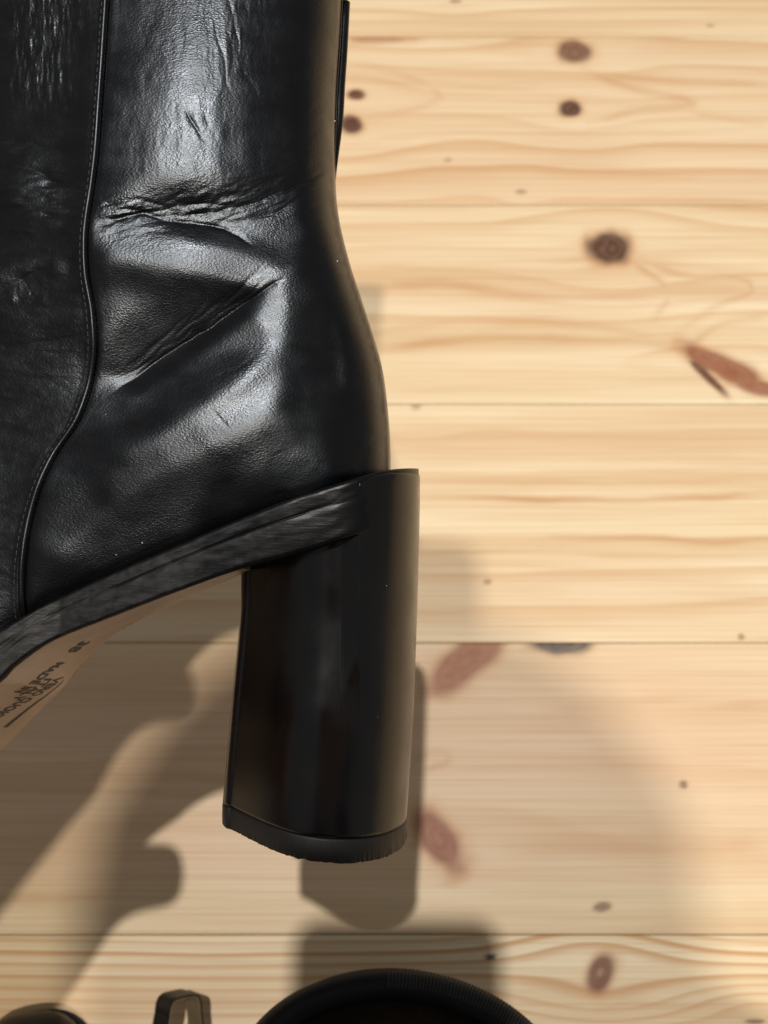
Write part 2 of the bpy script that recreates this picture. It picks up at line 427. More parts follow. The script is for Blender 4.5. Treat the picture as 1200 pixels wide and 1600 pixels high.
# --- upper: a patch between feather line (bottom), shaft top, back edge and front edge
N = 801
bot_c = curve_pts([(611, 752), (585, 757), (529, 768), (457, 792), (312, 852), (147, 925), (57, 975), (-50, 1040), (-180, 1122), (-310, 1196), (-450, 1246), (-560, 1262)], N)
top_c = curve_pts([(535, -6), (400, -9), (230, -9), (60, -9), (-128, -6)], N)
back_c = curve_pts([(611, 752), (610, 700), (606, 640), (596, 570), (572, 490), (546, 410), (528, 330), (524, 250), (526, 150), (531, 70), (535, -6)], N)
front_c = curve_pts([(-560, 1262), (-585, 1190), (-540, 1090), (-455, 970), (-360, 830), (-270, 670), (-195, 490), (-150, 310), (-130, 140), (-128, -6)], N)
ub = np.linspace(0, 1, N)
def lerp_c(c, u): return np.stack([np.interp(u, ub, c[:, k]) for k in (0, 1)], -1)
def upper_pt(s, t):
    """s 0 (back) .. 1 (front), t 0 (sole) .. 1 (shaft top); picture-plane coordinates plus half thickness in metres"""
    b = lerp_c(bot_c, s); tp = lerp_c(top_c, s); bk = lerp_c(back_c, t); fr = lerp_c(front_c, t)
    s1 = s[..., None]; t1 = t[..., None]
    P = (1 - t1) * b + t1 * tp + (1 - s1) * bk + s1 * fr - ((1 - s1) * (1 - t1) * bot_c[0] + s1 * (1 - t1) * bot_c[-1] + (1 - s1) * t1 * top_c[0] + s1 * t1 * top_c[-1])
    d = np.hypot(P[..., 0] - bk[..., 0], P[..., 1] - bk[..., 1])       # pixels from the back edge
    D = np.hypot(fr[..., 0] - bk[..., 0], fr[..., 1] - bk[..., 1])
    zp_shaft = np.interp(d, ZSH[:, 0], ZSH[:, 1]); zp_foot = np.interp(d, ZFT[:, 0], ZFT[:, 1])
    bl = sstep(.05, .60, t)
    zp = zp_foot * (1 - bl) + zp_shaft * bl
    f1 = (1 - (1 - np.clip(d / 165, 0, 1))**2.3)**(1 / 2.2)
    R = np.minimum(D * .55, 400)
    f2 = (1 - (1 - np.clip((D - d) / R, 0, 1))**2.0)**(1 / 2.0)
    return P, zp * f1 * f2

ZSH = curve_pts([(0, .0290), (60, .0303), (120, .0312), (180, .0316), (250, .0314), (320, .0304), (400, .0283), (520, .0240), (700, .020), (1500, .020)], 200)
ZFT = curve_pts([(0, .0268), (120, .0266), (200, .0262), (320, .0258), (450, .0256), (600, .0262), (800, .036), (950, .040), (1500, .040)], 200)
# The big folds of the near side: a smooth height field (mm) solved from slopes measured on the photograph
# (each entry: polyline in pixels, lean to the right and upwards in degrees away from the slope that mirrors the front lamp, radius, weight)
GX0, GY0, GS = -260, -230, 6.0
GNX, GNY = 150, 212
FOLD_SLOPES = [
    ([(160, 362), (230, 377), (300, 398), (360, 415), (410, 433)], 0, 0, 9, 5), ([(404, 464), (424, 484), (430, 525)], 0, 0, 10, 3),
    ([(425, 598), (400, 628), (360, 655), (330, 672)], 0, 0, 11, 4), ([(300, 688), (270, 705)], -1, -1, 14, 2), ([(240, 722), (215, 737), (190, 757)], -3, -2, 14, 2), ([(140, 790), (90, 840)], -4, -4, 16, 1.5),
    ([(200, 680), (260, 640), (330, 590), (385, 555)], -9, 19, 24, 2.5), ([(200, 610), (250, 572), (330, 516), (385, 476)], -12, 23, 10, 3), ([(100, 740), (160, 690)], -6, 10, 25, 1),
    ([(440, 680), (360, 728), (280, 765), (200, 812), (120, 862)], 6, -17, 15, 2.0), ([(500, 735), (400, 775), (300, 815), (180, 870), (90, 920)], 4, -22, 12, 1.5),
    ([(466, 520), (470, 580), (472, 640), (474, 700)], 13, -6, 14, 1.5), ([(495, 500), (502, 560), (505, 620)], 15, 0, 8, 1.5), ([(524, 505), (532, 550), (534, 600)], 5, -1, 6, 3),
    ([(180, 425), (260, 438), (330, 450)], 2, -23, 12, 2.5), ([(185, 530), (250, 512), (320, 484)], 3, -17, 16, 2), ([(210, 574), (290, 520), (370, 462)], 4, -15, 7, 2),
    ([(250, 352), (330, 364), (400, 386), (452, 408)], -3, 18, 11, 3), ([(398, 322), (440, 338), (468, 356)], 2, 2, 9, 2), ([(160, 336), (260, 318), (400, 294), (505, 264)], 0, -14, 6, 1.5),
    ([(452, 440), (475, 452)], 7, 0, 10, 2), ([(150, 628), (176, 606)], -9, 8, 9, 2), ([(455, 690), (425, 728), (470, 728)], 9, -18, 12, 3), ([(490, 370), (510, 430)], 10, 6, 14, 1), ([(60, 20), (60, 110)], -6, 0, 40, .8), ([(40, 175), (90, 185)], -10, 0, 20, .6), ([(50, 235), (70, 300)], -4, 1, 30, .9), ([(20, 440), (60, 432)], -2, 0, 16, 1.2),
    ([(60, 370), (70, 520), (60, 620)], -12, -6, 35, .5), ([(20, 700), (10, 850)], -12, -2, 30, .5), ([(120, 400), (125, 560)], -7, -8, 14, .5)]
def half_slope(px, py):
    """slopes (right, up in degrees) that mirror the front lamp to the camera at a pixel of the near side"""
    z = .030; k = (D0 - z) / FPX
    p = np.stack([(px - 600) * k, -(py - 800) * k, z + 0 * px], -1)
    v = np.array([0, 0, D0]) - p; v /= np.linalg.norm(v, axis=-1, keepdims=True)
    w = np.array(LAMP_FRONT) - np.array([0, 0, CAM_H])
    lp = np.array([w[0], w[1] * math.cos(TILT) + w[2] * math.sin(TILT), -w[1] * math.sin(TILT) + w[2] * math.cos(TILT) + D0])
    l = lp - p; l /= np.linalg.norm(l, axis=-1, keepdims=True)
    h = l + v
    return np.degrees(np.arctan2(h[..., 0], h[..., 2])), np.degrees(np.arctan2(h[..., 1], h[..., 2]))
def solve_folds():
    gx, gy = np.meshgrid(GX0 + GS * np.arange(GNX), GY0 + GS * np.arange(GNY))
    # base heights on the picture grid
    S_, T_ = np.meshgrid(np.linspace(0, 1, 900), np.linspace(0, 1, 700))
    P, z = upper_pt(S_, T_); L = Q(P[..., 0], P[..., 1], z); ax, ay = to_px(L)
    i = np.round((ax - GX0) / GS).astype(int); j = np.round((ay - GY0) / GS).astype(int)
    ok = (i >= 0) & (i < GNX) & (j >= 0) & (j < GNY)
    acc = np.zeros((GNY, GNX)); cnt = np.zeros((GNY, GNX))
    np.add.at(acc, (j[ok], i[ok]), z[ok] * 1000); np.add.at(cnt, (j[ok], i[ok]), 1)
    inside = cnt > 0
    base = np.where(inside, acc / np.maximum(cnt, 1), 0)
    bx = np.interp(gy, back_c[::-1, 1], back_c[::-1, 0])               # back edge at each row
    ybot = np.interp(gx, [-260, -100, 37, 100, 280, 440, 520, 611, 640], [1200, 1040, 962, 930, 852, 787, 763, 745, 745])
    mm = S0 * 1000 * .895 * GS                                         # mm per grid step
    ha, hb = half_slope(gx, gy)
    W = np.full(gx.shape, 1e-12); A = np.zeros_like(gx); B = np.zeros_like(gx); conf = np.zeros_like(gx)
    xc = np.interp(gy, [-230, 0, 120, 270], [345, 335, 300, 255])
    m = .004 * sstep(120, 170, gx) * (1 - sstep(455, 495, gx)) * (1 - sstep(250, 290, gy))
    W += m; A += m * np.clip((gx - xc) / 13.0, -9, 14); conf += m / .004
    for poly, da, db, r, w in FOLD_SLOPES:
        d, u = poly_dist(gx, gy, curve_pts(poly, 12)); q = w * np.sqrt(r / 10) * 1000 / (d * d + 140)**1.8
        W += q; A += q * da; B += q * db; conf = np.maximum(conf, w * np.exp(-(d / (1.6 * r))**2))
    A = ha + A / W; B = hb + B / W
    W = .04 + conf
    GXT = -np.tan(np.radians(A)) * mm; GYT = np.tan(np.radians(B)) * mm
    # anchors: the base shape at the back edge, the sole line and far to the front
    wa = 2.0 * sstep(-62, -30, gx - bx) + 1.2 * np.exp(-((gy - ybot) / 7)**2) + .5 * sstep(0, 40, gy - ybot) + 1.5 * (1 - sstep(-200, -60, gx)) + .004 + 2.0 * (~inside)
    za = np.where(inside, base, 0)
    # outside the silhouette extend the base smoothly
    for _ in range(60):
        nb = (np.roll(za, 1, 0) + np.roll(za, -1, 0) + np.roll(za, 1, 1) + np.roll(za, -1, 1)) / 4
        za = np.where(inside, base, nb)
    kd, _u = poly_dist(gx, gy, curve_pts([(440, 437), (408, 448), (335, 498), (240, 556), (170, 612)], 12))
    lam = .12 * (1 - .93 * np.exp(-(kd / 8)**2))
    lam = lam[1:-1, 1:-1]
    def lap(z): return z[1:-1, :-2] + z[1:-1, 2:] + z[:-2, 1:-1] + z[2:, 1:-1] - 4 * z[1:-1, 1:-1]
    wx = (W[:, 1:] + W[:, :-1]) / 2; wy = (W[1:] + W[:-1]) / 2
    def AtA(z):
        o = wa * z
        dx = wx * (z[:, 1:] - z[:, :-1]); o[:, 1:] += dx; o[:, :-1] -= dx
        dy = wy * (z[1:] - z[:-1]); o[1:] += dy; o[:-1] -= dy
        q = lam * 12 * lap(z)
        o[1:-1, :-2] += q; o[1:-1, 2:] += q; o[:-2, 1:-1] += q; o[2:, 1:-1] += q; o[1:-1, 1:-1] -= 4 * q
        return o
    rhs = wa * za
    tx = wx * (GXT[:, 1:] + GXT[:, :-1]) / 2; rhs[:, 1:] += tx; rhs[:, :-1] -= tx
    ty = wy * (GYT[1:] + GYT[:-1]) / 2; rhs[1:] += ty; rhs[:-1] -= ty
    z = za.copy(); r = rhs - AtA(z); p = r.copy(); rr = (r * r).sum()
    for _ in range(1500):
        Ap = AtA(p); al = rr / (p * Ap).sum(); z += al * p; r -= al * Ap; r2 = (r * r).sum()
        if r2 < 1e-9: break
        p = r + (r2 / rr) * p; rr = r2
    return z - za
FOLD_GRID = None
def macro(px, py):
    global FOLD_GRID
    if FOLD_GRID is None: FOLD_GRID = solve_folds()
    g = FOLD_GRID
    u = np.clip((px - GX0) / GS, 1, GNX - 3.001); v = np.clip((py - GY0) / GS, 1, GNY - 3.001)
    i = u.astype(int); j = v.astype(int); fx = u - i; fy = v - j
    def bs(t): return ((1 - t)**3 / 6, (3 * t**3 - 6 * t**2 + 4) / 6, (-3 * t**3 + 3 * t**2 + 3 * t + 1) / 6, t**3 / 6)
    bxs = bs(fx); bys = bs(fy); out = np.zeros_like(px)
    for a in range(4):
        for b in range(4): out += g[j + a - 1, i + b - 1] * bys[a] * bxs[b]
    return out

def crease(px, py, poly, A, w, cusp=True, n=16, ends=(.15, .2), side=0, wav=0):
    """ridge (A > 0) or valley along a polyline, in millimetres; fades along its ends"""
    C_ = curve_pts(poly, n); out = np.zeros_like(px)
    wm = np.max(w); mg = wm * (6 if cusp else 2.9) + 4 * wav
    m = (px > C_[:, 0].min() - mg) & (px < C_[:, 0].max() + mg) & (py > C_[:, 1].min() - mg) & (py < C_[:, 1].max() + mg)
    x = px[m]; y = py[m]
    if wav: x, y = x + wav * fbm(x / 30, y / 30, 2), y + wav * fbm(x / 30 + 40, y / 30, 2)
    d, u = poly_dist(x, y, C_)
    e = sstep(-.001, ends[0], u) * (1 - sstep(1 - ends[1], 1.001, u))
    if np.isscalar(w): wv = w
    else: wv = w[0] + (w[1] - w[0]) * sstep(-6, 6, d)
    d = np.abs(d)
    v = (np.exp(-d / wv) - math.exp(-6)) if cusp else np.exp(-(d / wv)**2)
    out[m] = A * e * np.maximum(v, 0)
    return out
def gauss(px, py, cx, cy, sx, sy, A, rot=0):
    r = math.radians(rot); dx = px - cx; dy = py - cy
    u = dx * math.cos(r) + dy * math.sin(r); v = -dx * math.sin(r) + dy * math.cos(r)
    return A * np.exp(-(u / sx)**2 - (v / sy)**2)

def folds(px, py):
    """relief of the near side in millimetres"""
    h = np.zeros_like(px)
    K = [(452, 430), (408, 450), (335, 499), (240, 560), (150, 632)]
    h += crease(px, py, K, -.45, (9, 5), ends=(.10, .35), wav=2)
    # rumpled crease across the ankle bend
    band = np.exp(-((py - (345 - .16 * (px - 140))) / 34)**2) * sstep(120, 170, px) * (1 - sstep(500, 530, px))
    h += band * .14 * fbm(px / 26 + py / 60, py / 9 + px / 45, 3)
    for p, A, w in [([(148, 352), (190, 336), (250, 331), (330, 322), (410, 304), (470, 286), (512, 272)], -.5, 4.5),
                    ([(152, 330), (200, 325), (260, 338), (330, 345), (380, 358)], -.4, 4), ([(165, 345), (220, 330), (290, 312), (350, 310)], -.5, 4.5),
                    ([(250, 335), (300, 340), (345, 350), (400, 378)], -.5, 4), ([(380, 335), (430, 325), (480, 300), (515, 292)], -.6, 5),
                    ([(440, 300), (480, 278), (515, 262)], -.6, 5), ([(150, 318), (210, 310), (270, 318)], -.35, 5), ([(470, 330), (500, 320), (525, 325)], -.4, 5)]:
        h += crease(px, py, p, A * .55, w, wav=2.5)
    # shaft: slow vertical folds and short creases
    h += crease(px, py, [(320, -60), (338, 40), (352, 110), (362, 160)], -.07, 3, wav=4) + crease(px, py, [(350, -40), (366, 30), (372, 90)], -.06, 3, wav=4)
    h += crease(px, py, [(284, 158), (300, 188), (324, 222)], -.20, 3.5, wav=2, ends=(.4, .5)) + crease(px, py, [(316, 168), (326, 200)], -.10, 3, ends=(.4, .5))
    h += crease(px, py, [(468, 50), (458, 110), (462, 150)], -.08, 3, wav=3) + crease(px, py, [(372, 95), (392, 128), (400, 150)], -.08, 4, wav=3)
    h += sstep(140, 220, px) * (1 - sstep(250, 300, py)) * (.06 * fbm(px / 10, py / 42, 3) * np.exp(-((px - 345) / 60)**2) * (1 - sstep(60, 180, py)) + .05 * fbm(px / 24, py / 60, 3) + .12 * fbm(px / 120, py / 130, 2))
        # fine wrinkles fanning into the crease
    for i in range(9):
        x0 = 190 + 24 * i; yk = np.interp(x0, [150, 240, 335, 408, 452], [622, 556, 498, 446, 428])
        h += crease(px, py, [(x0 - 26, yk - 4), (x0 + 8, yk - 22 - i % 3 * 5), (x0 + 62, yk - 66 - i % 4 * 7)], -.045, 3, wav=3)
        h += crease(px, py, [(x0 - 20, yk + 2 + i % 3 * 3), (x0 + 15, yk - 20 + i % 2 * 4), (x0 + 40, yk - 36)], -.05, 2.5, wav=3)
    # slow unevenness, and the scratch on the counter
    h += .14 * fbm(px / 130 + 3, py / 110, 2)
    h += crease(px, py, [(330, 638), (346, 655), (365, 676)], -.09, 1.6, ends=(.35, .35)) + crease(px, py, [(425, 715), (445, 705)], -.03, 2)
    h += crease(px, py, [(335, 590), (380, 572), (405, 545)], -.04, 3, wav=2)
    return h
def folds_front(px, py):
    h = np.zeros_like(px)
    h += .15 * fbm(px / 90 + 8, py / 80, 2)
    top = (1 - sstep(110, 200, py))
    h += top * .13 * fbm(px / 8 + 3, py / 34, 3) * np.exp(-((px - 60) / 60)**2)
    for p, A, w in [([(-20, 268), (40, 262), (90, 285), (140, 305)], -1.0, 10), ([(-20, 236), (60, 225), (130, 250)], -.7, 12), ([(-20, 340), (50, 330), (100, 345), (138, 340)], -.5, 8),
                    ([(-20, 545), (40, 540), (90, 528), (150, 520)], -.9, 9), ([(-20, 562), (50, 552), (120, 548)], -.4, 5), ([(-10, 465), (30, 440), (70, 420), (100, 425)], -.8, 10),
                    ([(5, 445), (25, 462), (32, 480)], -.14, 4), ([(28, 432), (45, 452), (55, 470)], -.14, 4), ([(45, 425), (62, 445), (75, 462)], -.12, 4), ([(-20, 395), (60, 398), (130, 420)], -.5, 14)]:
        h += crease(px, py, p, A * .5, w, wav=3, ends=(.2, .3))
    h += crease(px, py, [(-40, 440), (40, 415), (110, 420)], .9, 22, cusp=False)
    h += np.exp(-((py - 300) / 70)**2) * .20 * fbm(px / 34 + py / 50, py / 8, 3)
    h += np.exp(-((py - 455) / 30)**2) * np.exp(-((px - 30) / 50)**2) * .10 * fbm(px / 11, py / 18, 2)
    h += .060 * fbm(px / 22, py / 8, 3)
    return h

SEAM = curve_pts([(172, -160), (166, -60), (162, 0), (153, 150), (147, 240), (134, 340), (132, 420), (142, 490), (143, 560), (122, 648), (82, 715), (54, 790), (40, 870), (37, 950), (38, 1010)], 200)
tt = np.linspace(0, 1, 600)
# where the seam runs, as a share s of every ring
s_d = np.linspace(.02, .95, 900)
s_seam = []
for t in tt:
    P, z = upper_pt(s_d, np.full_like(s_d, t))
    L = Q(P[:, 0], P[:, 1], z); ax, ay = to_px(L)
    sx = np.interp(ay, SEAM[:, 1], SEAM[:, 0], left=172, right=38)
    e = ax - sx
    i = np.argmax(e < 0); i = max(i, 1)
    s_seam.append(np.interp(0, [e[i], e[i - 1]], [s_d[i], s_d[i - 1]]))
s_seam = np.array(s_seam)
s_seam = np.convolve(np.pad(s_seam, 3, mode='edge'), np.ones(7) / 7, 'valid')

def panel(name, side_cols, mat, fold):
    """side_cols: list of (share of the panel, +1 near / -1 far) columns"""
    rows = []
    cs = np.array([c[0] for c in side_cols]); sg = np.array([c[1] for c in side_cols])
    T, Cc = np.meshgrid(tt, cs, indexing='ij'); SG = np.broadcast_to(sg, T.shape)
    ss = s_seam[:, None]
    S = Cc * ss if name == 'quarter' else ss + Cc * (1 - ss)
    P, z = upper_pt(S, T)
    z = z * SG
    L = Q(P[..., 0], P[..., 1], z)
    px, py = to_px(L)
    # relief fades at the outer edges so that both sides meet
    edge = sstep(0, .010, np.abs(z)) * (SG > 0)
    seamfade = 1 - sstep(.93, .995, Cc) if name == 'quarter' else sstep(.004, .05, Cc)
    h = (fold(px, py) * seamfade + macro(px, py)) * edge
    if name == 'quarter':      # leather dips where it is sewn under the piping
        h = h - .45 * np.exp(-((1 - Cc) / .020)**2) * (SG > 0)
        h = h - .5 * np.exp(-(py - np.interp(px, [-100, 37, 100, 280, 440, 520, 611], [1040, 962, 930, 852, 787, 763, 745]))**2 / 120) * (SG > 0)
    else:
        h = h + .25 * (1 - sstep(.0, .03, Cc)) * (SG > 0) - .45 * np.exp(-(Cc / .004)**2) * (SG > 0)
    L[..., 2] += h * .001
    me = mesh_obj(name, L.reshape(-1, 3), grid_faces(*T.shape, flip=True), mat, boot)
    return me, L
# finer steps round the back edge
qcols = [(c, -1) for c in np.r_[np.linspace(1, .1, 40), np.linspace(.09, .004, 22)]] + [(0.0, 1)] + [(c, 1) for c in np.r_[np.linspace(.0008, .06, 40), np.linspace(.06, 1, 330)[1:]]]
quarter, LQ = panel('quarter', qcols, M_leather, folds)
vcols = [(c, 1) for c in np.r_[np.linspace(0, .42, 190), np.linspace(.42, .95, 50)[1:], np.linspace(.95, .9995, 22)[1:]]] + [(1.0, 1)] + [(c, -1) for c in np.r_[np.linspace(.9995, .95, 22), np.linspace(.94, 0, 40)]]
vamp, LV = panel('vamp', vcols, M_vamp, folds_front)
quarter["label"] = "creased black leather rear panel of the boot"
vamp["label"] = "wrinkled black leather front panel of the boot"

# --- piping along the seam, near side, with its stitching
pp = LQ[:, -1, :].copy()
pp[:, 2] += .00062
keep = np.r_[0:len(tt)]
rad = np.full(len(pp), .00085)
V, F = tube(pp, rad, 10)
piping = mesh_obj("piping", V, F, M_pipe, boot)
arc = np.r_[0, np.cumsum(np.linalg.norm(np.diff(pp[:600], axis=0), axis=1))]
Vs, Fs = [], []
lv = LV[:, 7, :]
for a in np.arange(.001, arc[-1] - .002, .00185):
    seg = []
    for da in np.linspace(-.00052, .00052, 5):
        i = np.interp(a + da, arc, np.arange(600.))
        p = np.array([np.interp(i, np.arange(600.), lv[:600, k_]) for k_ in range(3)])
        p[2] += .00012 * (1 - (da / .0005)**2) ; seg.append(p)
    v, f = tube(seg, .00016, 6); b0 = len(Vs)
    Vs += v.tolist(); Fs += [[i + b0 for i in ff] for ff in f]
st = mesh_obj("stitching", Vs, Fs, M_thread, boot); st["kind"] = "stuff"

# --- back strip: folded leather edge standing behind the shaft
bs = lerp_c(back_c, np.linspace(.56, 1.0, 160))
u_ = np.linspace(0, 1, 160)
off = 7 * sstep(0, .5, u_)
path = Q(bs[:, 0] + off - 5, bs[:, 1], -.0035 + 0 * u_)
V, F = tube(path, .0017 * (sstep(0, .55, u_) * .95 + .05), 14)
mesh_obj("back_strip", V, F, M_pipe, boot)
path2 = Q(bs[:, 0] + off * .0 - 1.5, bs[:, 1], .0022 + 0 * u_)
V, F = tube(path2, .0006 * (sstep(0, .4, u_) * .9 + .1), 10)
mesh_obj("back_seam", V, F, M_pipe, boot)

# --- sole: black edge band with a groove, tan outsole below
def sole_top(q): return np.interp(q, sole_tq[:, 0], sole_tq[:, 1])
sole_tq = curve_pts([(-640, 1285), (-560, 1272), (-450, 1252), (-310, 1202), (-180, 1126), (-50, 1040), (57, 968), (147, 918), (312, 846), (457, 786), (529, 762), (600, 741), (660, 733)], 300)
sole_bq = curve_pts([(-640, 1345), (-560, 1352), (-450, 1338), (-310, 1296), (-180, 1225), (-60, 1135), (20, 1066), (59, 1037), (80, 1016), (129, 983), (210, 950), (303, 914), (398, 880), (493, 855), (564, 833), (660, 812)], 300)
def sole_bot(q): return np.interp(q, sole_bq[:, 0], sole_bq[:, 1])
def sole_half(q):
    u = (653 - q) * S0
    z = np.interp(u, [0, .034, .06, .092, .118, .16, .19, .215, .236], [.0316, .0316, .0300, .0272, .0290, .041, .041, .036, .030])
    back = np.clip((q - 526) / (655.5 - 526), 0, 1)
    return (z + .0004 - .0010 * sstep(560, 600, q)) * np.clip(1 - back**2.1, 0, 1)**(1 / 2.1) * np.sqrt(np.clip(1 - np.clip((u - .19) / .0415, 0, 1)**2.2, 0, 1))
def twist(q):     # the sole rolls towards the viewer from heel to ball (pixels of drop from near to far rim)
    return np.interp(q, [-640, -200, 38, 142, 218, 352, 420, 660], [60, 95, 62, 30, 20, 12, 6, 0])
qa = np.r_[653 - 190 * (1 - np.cos(np.linspace(0, np.pi / 2, 40))), np.linspace(463, -420, 260)[1:], -420 - 219 * np.sin(np.linspace(0, np.pi / 2, 40))[1:]]
# rings of the section: up the near edge band, down the far one
prof = []     # (v share from top 0 to bottom 1, inset in m)
for v in np.r_[np.linspace(0, .26, 8), np.linspace(.285, .375, 9), np.linspace(.40, 1, 13)]:
    ins = .0007 * (max(0, 1 - v / .08))**2 + .0009 * (max(0, (v - .93) / .07))**2
    ins -= .00012 * float(sstep(.36, .42, np.array(v)))
    prof.append((v, float(ins)))
rows = []
for v, ins in prof:
    q = qa; y = sole_top(q) * (1 - v) + sole_bot(q) * v; gd = .00055 * sstep(90, 230, q) * (1 - sstep(455, 520, q)) * (.7 + .5 * fbm(q / 40, 0 * q + 3, 2)) * np.exp(-((v - .33 - .012 * fbm(q / 60, 0 * q, 2)) / .016)**2)   # worn groove
    ins = ins + gd + .00010 * fbm(q / 22, 0 * q + v * 9, 3)
    hw = np.maximum(sole_half(q) - ins, 0.0)
    rows.append(Q(q, y, hw))
for v, ins in prof[::-1]:
    q = qa; y = sole_top(q) * (1 - v) + (sole_bot(q) + twist(q)) * v; hw = -np.maximum(sole_half(q) - ins, 0.0)
    rows.append(Q(q, y, hw))
G = np.array(rows)
band = mesh_obj("sole_edge", G.transpose(1, 0, 2).reshape(-1, 3), grid_faces(len(qa), len(rows), wrap=True, flip=True), M_welt, boot)
attr(band, "polish", np.repeat(sstep(395, 500, qa + 14 * fbm(qa / 9, 0 * qa, 2)), len(rows)))   # burnished towards the heel, scuffed under the arch
band["label"] = "scuffed black sole edge with a fine groove"
def outsole_pt(q, w, lift=0.0):
    """point of the outsole's underside: q along, w -1 far .. 1 near"""
    hw = np.maximum(sole_half(q) - .0020, 0)
    f = (1 - w) / 2
    y = sole_bot(q) + twist(q) * f + 5.0 * (1 - w * w) * (hw / .03) + .8 + lift
    return Q(q, y, hw * w)
qo = np.r_[np.linspace(402, -420, 220), -420 - 214 * np.sin(np.linspace(0, np.pi / 2, 30))[1:]]
wv = np.linspace(-1, 1, 41)
QQ, WW = np.meshgrid(qo, wv, indexing='ij')
lo = outsole_pt(QQ, WW); hi = outsole_pt(QQ, WW, -6)
V = np.vstack([lo.reshape(-1, 3), hi.reshape(-1, 3)])
nF = grid_faces(*QQ.shape); nV = QQ.size
sidesF = []
nr, nc = QQ.shape
for i in range(nr - 1):
    for j in (0, nc - 1):
        sidesF.append([i * nc + j, (i + 1) * nc + j, nV + (i + 1) * nc + j, nV + i * nc + j])
for j in range(nc - 1):
    for i in (0, nr - 1):
        sidesF.append([i * nc + j, i * nc + j + 1, nV + i * nc + j + 1, nV + i * nc + j])
Fall = np.vstack([nF, nF[:, ::-1] + nV, np.array(sidesF)])
outsole = mesh_obj("outsole", V, Fall, M_out, boot)
outsole["label"] = "tan leather outsole with small black print"

# printed lettering under the arch
def print_text(body, q0, w0, q1, w1, height_w):
    cu = bpy.data.curves.new("sole_print", 'FONT'); cu.body = body; cu.align_x = 'LEFT'; cu.resolution_u = 3; cu.offset = .03
    ob = bpy.data.objects.new("sole_print_source", cu); C.objects.link(ob)
    bpy.context.view_layer.update()
    me = bpy.data.meshes.new_from_object(ob.evaluated_get(bpy.context.evaluated_depsgraph_get()))
    bpy.data.objects.remove(ob)
    bm = bmesh.new(); bm.from_mesh(me)
    bmesh.ops.triangulate(bm, faces=bm.faces)
    bmesh.ops.subdivide_edges(bm, edges=bm.edges, cuts=1)
    xs_ = [v.co.x for v in bm.verts]; x0, x1 = min(xs_), max(xs_)
    for v in bm.verts:
        a = (v.co.x - x0) / (x1 - x0); b = v.co.y / .72
        p = outsole_pt(np.array(q0 + (q1 - q0) * a), np.array(w0 + (w1 - w0) * a + height_w * b), .9)
        v.co = Vector(p.tolist())
    bm.to_mesh(me); bm.free()
    me.materials.append(M_ink)
    o = bpy.data.objects.new("sole_print", me); C.objects.link(o); o.parent = outsole
    return o
TXT = [("38", 134, .12, 110, .12, -.34), ("MADE IN", 92, .02, 44, .40, -.24), ("ITALY", 68, -.08, 30, .26, -.22), ("VERO CUOIO", 70, -.40, 0, .30, -.26)]
for a in TXT: print_text(*a)
# the dark cut line of the forefoot rubber
Vs = []; 
for i, a in enumerate(np.linspace(0, 1, 30)):
    q = 66 - 80 * a; w = -.74 + .35 * a; wd = .02 + .10 * a
    Vs += [outsole_pt(np.array(q), np.array(w + wd / 2), .8), outsole_pt(np.array(q), np.array(w - wd / 2), .8)]
mesh_obj("outsole_line", Vs, [[2 * i, 2 * i + 1, 2 * i + 3, 2 * i + 2] for i in range(29)], M_ink, outsole)

# --- heel block
YB = lambda q: 1236 + (q - 357) / 279 * 34          # lower end of the block, above the top lift
def heel_section(lam, n=320):
    """closed outline (q, z) at height share lam 0 top .. 1 bottom, and the part of it that is the breast"""
    xl = np.interp(lam, [0, .3, 1], [386, 383, 357]); xr = np.interp(lam, [0, .10, .4, .7, 1], [656, 656, 652, 646, 635.5])
    zm = np.interp(lam, [0, .4, 1], [.0319, .0312, .0304]); zl = np.interp(lam, [0, 1], [.0150, .0120])
    Lx = xr - xl
    c = xl + .52 * Lx
    # near half from breast corner to back
    th = np.linspace(np.pi / 2, 0, n // 2)
    bx = c + (xr - c) * np.cos(th)**(2 / 2.1); bz = zm * np.sin(th)**(2 / 2.1)
    a = np.linspace(0, 1, n // 2)[:-1]
    fx = xl + 15 + (c - xl - 15) * a
    fz = zl + .0022 + (zm - zl - .0022) * np.sin(a * np.pi / 2)**1.05
    ca = np.linspace(np.pi, np.pi / 2, 14)[:-1]
    cx = xl + 15 + 15 * np.cos(ca); cz = zl - .0022 + .0044 * np.sin(ca)
    q = np.r_[cx, fx, bx]; z = np.r_[cz, fz, bz]
    return q, z
lams = np.r_[0, .004, .010, .018, np.linspace(.03, 1, 90)]
nearq, nearz = heel_section(0)
rowsN = []
for lam in lams:
    q, z = heel_section(lam)
    top = np.where(q > 575, sole_top(np.minimum(q, 655)) + 2.5, np.maximum(sole_bot(q) - 16, sole_top(q) + 3))
    top = sole_top(np.minimum(q, 655)) + 3.0
    y = top * (1 - lam) + YB(q) * lam
    # rounded rim at the very top
    ins = .0018 * (1 - np.sqrt(np.clip(1 - (1 - np.clip(lam / .018, 0, 1))**2, 0, 1)))
    # recess of the front part, with its bevel
    rec = np.clip((566 - q) / 26, 0, 1) * (.0031 * (1 - sstep(.34, .70, np.full_like(q, lam))) + .0004 * (1 - sstep(.7, .95, np.full_like(q, lam))))
    rec = rec - .00010 * (np.exp(-((q - 566) / 1.3)**2) + np.exp(-((q - 541) / 1.3)**2)) * (1 - sstep(.45, .75, np.full_like(q, lam)))   # worn arrises of the bevel
    zz = np.maximum(z - ins - rec, 0)
    qq = q - np.where(q > 600, ins / S0 * (q - 600) / 56, 0)
    rowsN.append((qq, y, zz))
